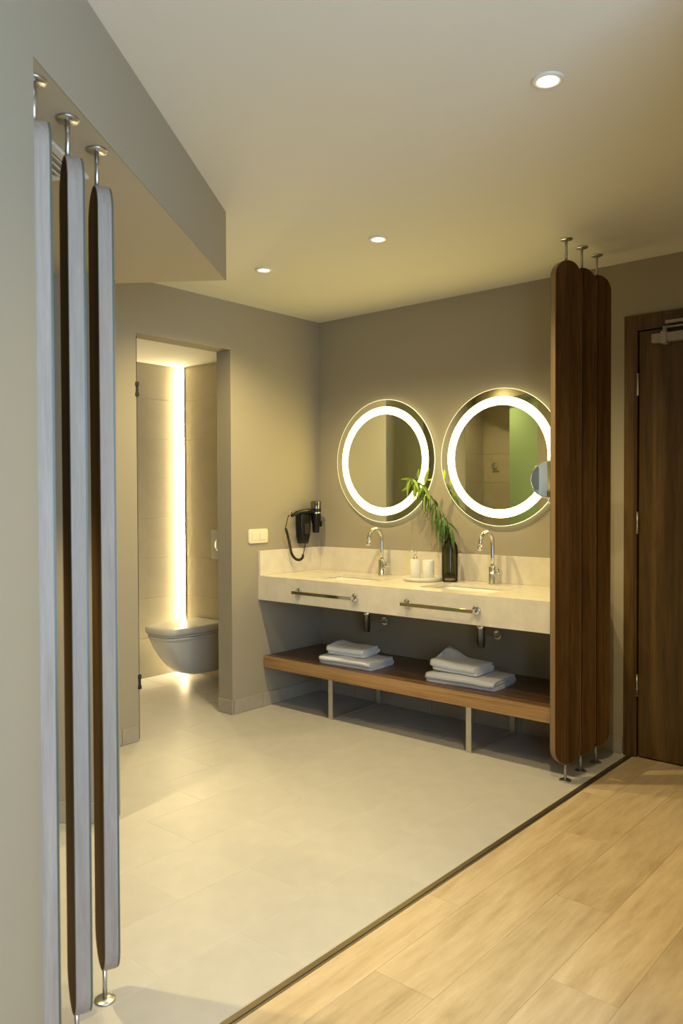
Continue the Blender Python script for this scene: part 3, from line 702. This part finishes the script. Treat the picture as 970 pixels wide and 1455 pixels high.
MB().box(0.072, 0.092, 0.115, 0.130, -0.045, -0.005, bev=0.003).link('switch_slider', M_BLACK, hd)
hp = lambda x_, y_: (lambda v: (v.x, v.y+0.21, v.z-1.20))((lambda P_: P_)(CAMP + (fwd+right*((x_-485)/1123.47)+up*((727.5-y_)/1123.47))*((0.06-CAMP.x)/(fwd+right*((x_-485)/1123.47)+up*((727.5-y_)/1123.47)).x)))
c1 = cat([Vector(hp(*q)) for q in ((412, 729), (409, 735), (407, 744), (405.5, 751))], 5)
MB().tube(c1, 0.003, 8).link('cord', M_RUBBER, hd)
cc = cat([Vector(hp(*q)) for q in ((406, 751), (409, 762), (411.5, 774), (414, 786), (419, 793.5), (425, 795.5), (430, 792), (430, 788))], 26)
hel = []; Ltot = 0
for i, p in enumerate(cc):
    t = (cc[min(i+1, len(cc)-1)] - cc[max(i-1, 0)]).normalized(); s1 = t.cross(Vector((1, 0, 0))).normalized(); s2 = t.cross(s1)
    if i: Ltot += (p-cc[i-1]).length
    hel.append((p, s1, s2, Ltot))
pts = []
for k in range(1200):
    u = k/1199*(len(hel)-1); i = min(int(u), len(hel)-2); f = u-i
    p = hel[i][0].lerp(hel[i+1][0], f); L_ = hel[i][3]*(1-f)+hel[i+1][3]*f; a = L_/0.0062*2*PI
    pts.append(p + hel[i][1]*0.0068*math.cos(a) + hel[i][2]*0.0068*math.sin(a))
MB().tube(pts, 0.0027, 5).link('coiled_cord', M_RUBBER, hd)
MB().tube(cat([Vector(hp(*q)) for q in ((430, 789), (432, 782), (433.5, 774), (434, 769))], 4), 0.0028, 8).link('cord', M_RUBBER, hd)

# ------------------------------------------------------------------ wall switch
sw = empty('light_switch', (0, -0.598, 1.108), 0, 'ivory double light switch with rounded corners on the left wall', 'light switch')
def rplate(hy, hz, x0, x1, r, matl, name, parent, loc=(0, 0, 0), inset=0.004):
    b = bmesh.new(); rings = []
    for g, x in ((0, x0), (0, x1-0.003), (inset*0.4, x1-0.001), (inset, x1)):
        rings.append([b.verts.new((x, y, z)) for y, z in rrect(-hy+g, hy-g, -hz+g, hz-g, r)])
    n = len(rings[0])
    for k in range(3):
        for i in range(n): f = b.faces.new((rings[k][i], rings[k][(i+1) % n], rings[k+1][(i+1) % n], rings[k+1][i])); f.smooth = True
    b.faces.new(rings[-1]); bmesh.ops.recalc_face_normals(b, faces=b.faces[:])
    o = MB().merge(b).link(name, matl, parent); o.location = loc; return o
rplate(0.083, 0.046, 0.0005, 0.011, 0.014, M_IVORY, 'cover_plate', sw)
for s in (-1, 1): rplate(0.029, 0.026, 0.0105, 0.0145, 0.004, M_IVORY, 'rocker', sw, (0, s*0.036, 0), 0.0015)

# ------------------------------------------------------------------ toilet room
tx, ty = -0.90, -0.226
to = empty('toilet', (tx, ty, 0.10), 0, 'shade-greyed white wall-hung toilet glowing from behind in the left room', 'toilet')
def dshape(hw, L_, n=22, sq=2.6):
    pts = [(hw, 0.0), (hw, -L_*0.42)]
    for k in range(1, n):
        a = PI*k/n
        c, s = math.cos(a), math.sin(a)
        pts.append((hw*math.copysign(abs(c)**(2/sq), c), -L_*0.42 - L_*0.58*abs(s)**(2/sq)))
    pts += [(-hw, -L_*0.42), (-hw, 0.0)]
    return pts
def loft(levels, matl, name, parent, sm=True, sq=3.4):
    b = bmesh.new(); rings = []
    for z, hw, L_ in levels: rings.append([b.verts.new((x, y, z-0.10)) for x, y in dshape(hw, L_, sq=sq)])
    n = len(rings[0])
    for k in range(len(rings)-1):
        for i in range(n): f = b.faces.new((rings[k][i], rings[k][(i+1) % n], rings[k+1][(i+1) % n], rings[k+1][i])); f.smooth = sm
    b.faces.new(rings[0][::-1]); b.faces.new(rings[-1]); bmesh.ops.recalc_face_normals(b, faces=b.faces[:])
    o = MB().merge(b).link(name, matl, parent); return o
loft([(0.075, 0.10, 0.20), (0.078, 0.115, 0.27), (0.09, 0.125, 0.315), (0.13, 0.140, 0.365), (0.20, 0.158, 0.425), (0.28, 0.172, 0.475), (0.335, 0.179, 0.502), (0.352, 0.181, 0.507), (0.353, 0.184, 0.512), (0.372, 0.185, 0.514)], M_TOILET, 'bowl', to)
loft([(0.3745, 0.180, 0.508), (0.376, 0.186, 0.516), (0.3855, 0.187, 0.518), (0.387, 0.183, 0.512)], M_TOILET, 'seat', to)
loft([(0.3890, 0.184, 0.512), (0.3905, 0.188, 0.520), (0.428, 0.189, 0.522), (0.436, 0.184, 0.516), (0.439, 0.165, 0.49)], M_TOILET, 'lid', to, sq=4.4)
fp = empty('flush_plate', (-0.815, -0.2245, 1.005), 0, 'chrome flush plate on the toilet room wall above the toilet', 'flush plate')
MB().box(-0.078, 0.078, -0.012, -0.0005, -0.108, 0.108, bev=0.003).link('plate', M_STEEL, fp)
MB().lathe([(0, 0.0), (0.034, 0.0), (0.036, 0.004), (0.030, 0.009), (0.0, 0.010)], 32, M=T(0, -0.0122, 0.0) @ R(PI/2, 'X') @ Matrix.Diagonal((0.8, 1.25, 1, 1)), cap=False).link('button', M_CHROME, fp)
# vertical light in the room corner
ls = empty('light_strip', (-1.2495, -0.2245, 0), 0, 'vertical glowing light strip in the corner of the toilet room', 'light strip')
MB().box(0.0003, 0.032, -0.0015, 0.0, 0.02, 2.362).link('profile', M_WMETAL, ls)
MB().box(0.0015, 0.030, -0.003, -0.0017, 0.03, 2.355).link('diffuser', M_LED, ls)
# glass door of the toilet room standing open, seen edge-on
gd = empty('glass_door', (-0.010, -1.502, 0), math.radians(168), 'frameless glass door of the toilet room standing open edge-on', 'door')
MB().box(0.0, 0.66, -0.004, 0.0045, 0.008, 2.255).link('glass_pane', M_GLASS, gd)
for z in (1.96, 0.33):
    MB().box(-0.018, 0.05, -0.010, 0.010, z+0.018, z+0.040, bev=0.002).box(-0.018, 0.05, -0.010, 0.010, z-0.040, z-0.018, bev=0.002).box(-0.012, 0.0, -0.008, 0.008, z-0.04, z+0.04).link('hinge', M_DARK, gd)
# green shower glass between the divider and the shower
qa, qb = onp(0.50, 0.10), onp(-0.03, 0.10)
mid = (qa+qb)/2; gl = (qb-qa).length
sg = empty('shower_screen', (mid.x, mid.y, 0), math.atan2(qb.y-qa.y, qb.x-qa.x), 'green tinted glass shower door seen reflected in the right mirror', 'shower door')
MB().box(-gl/2+0.004, gl/2, -0.004, 0.004, 0.006, 2.24).link('glass_pane', M_GREENGL, sg)
for z in (1.93, 0.35): MB().box(-gl/2-0.002, -gl/2+0.05, -0.013, 0.013, z-0.045, z+0.045, bev=0.003).link('hinge', M_DARK, sg)
mx_ = empty('shower_mixer', (-0.46, -3.2815, 1.68), 0, 'small shower valve on the tiled shower wall, visible in the mirror', 'shower mixer')
MB().lathe([(0, 0), (0.03, 0), (0.03, 0.008), (0, 0.009)], 24, M=R(-PI/2, 'X'), cap=False).tube([(0, 0.005, 0), (0, 0.05, 0)], 0.014, 16).link('body', M_CHROME, mx_)
MB().tube([(0, 0.045, 0), (0.06, 0.06, 0.01)], 0.006, 10).link('lever', M_CHROME, mx_)
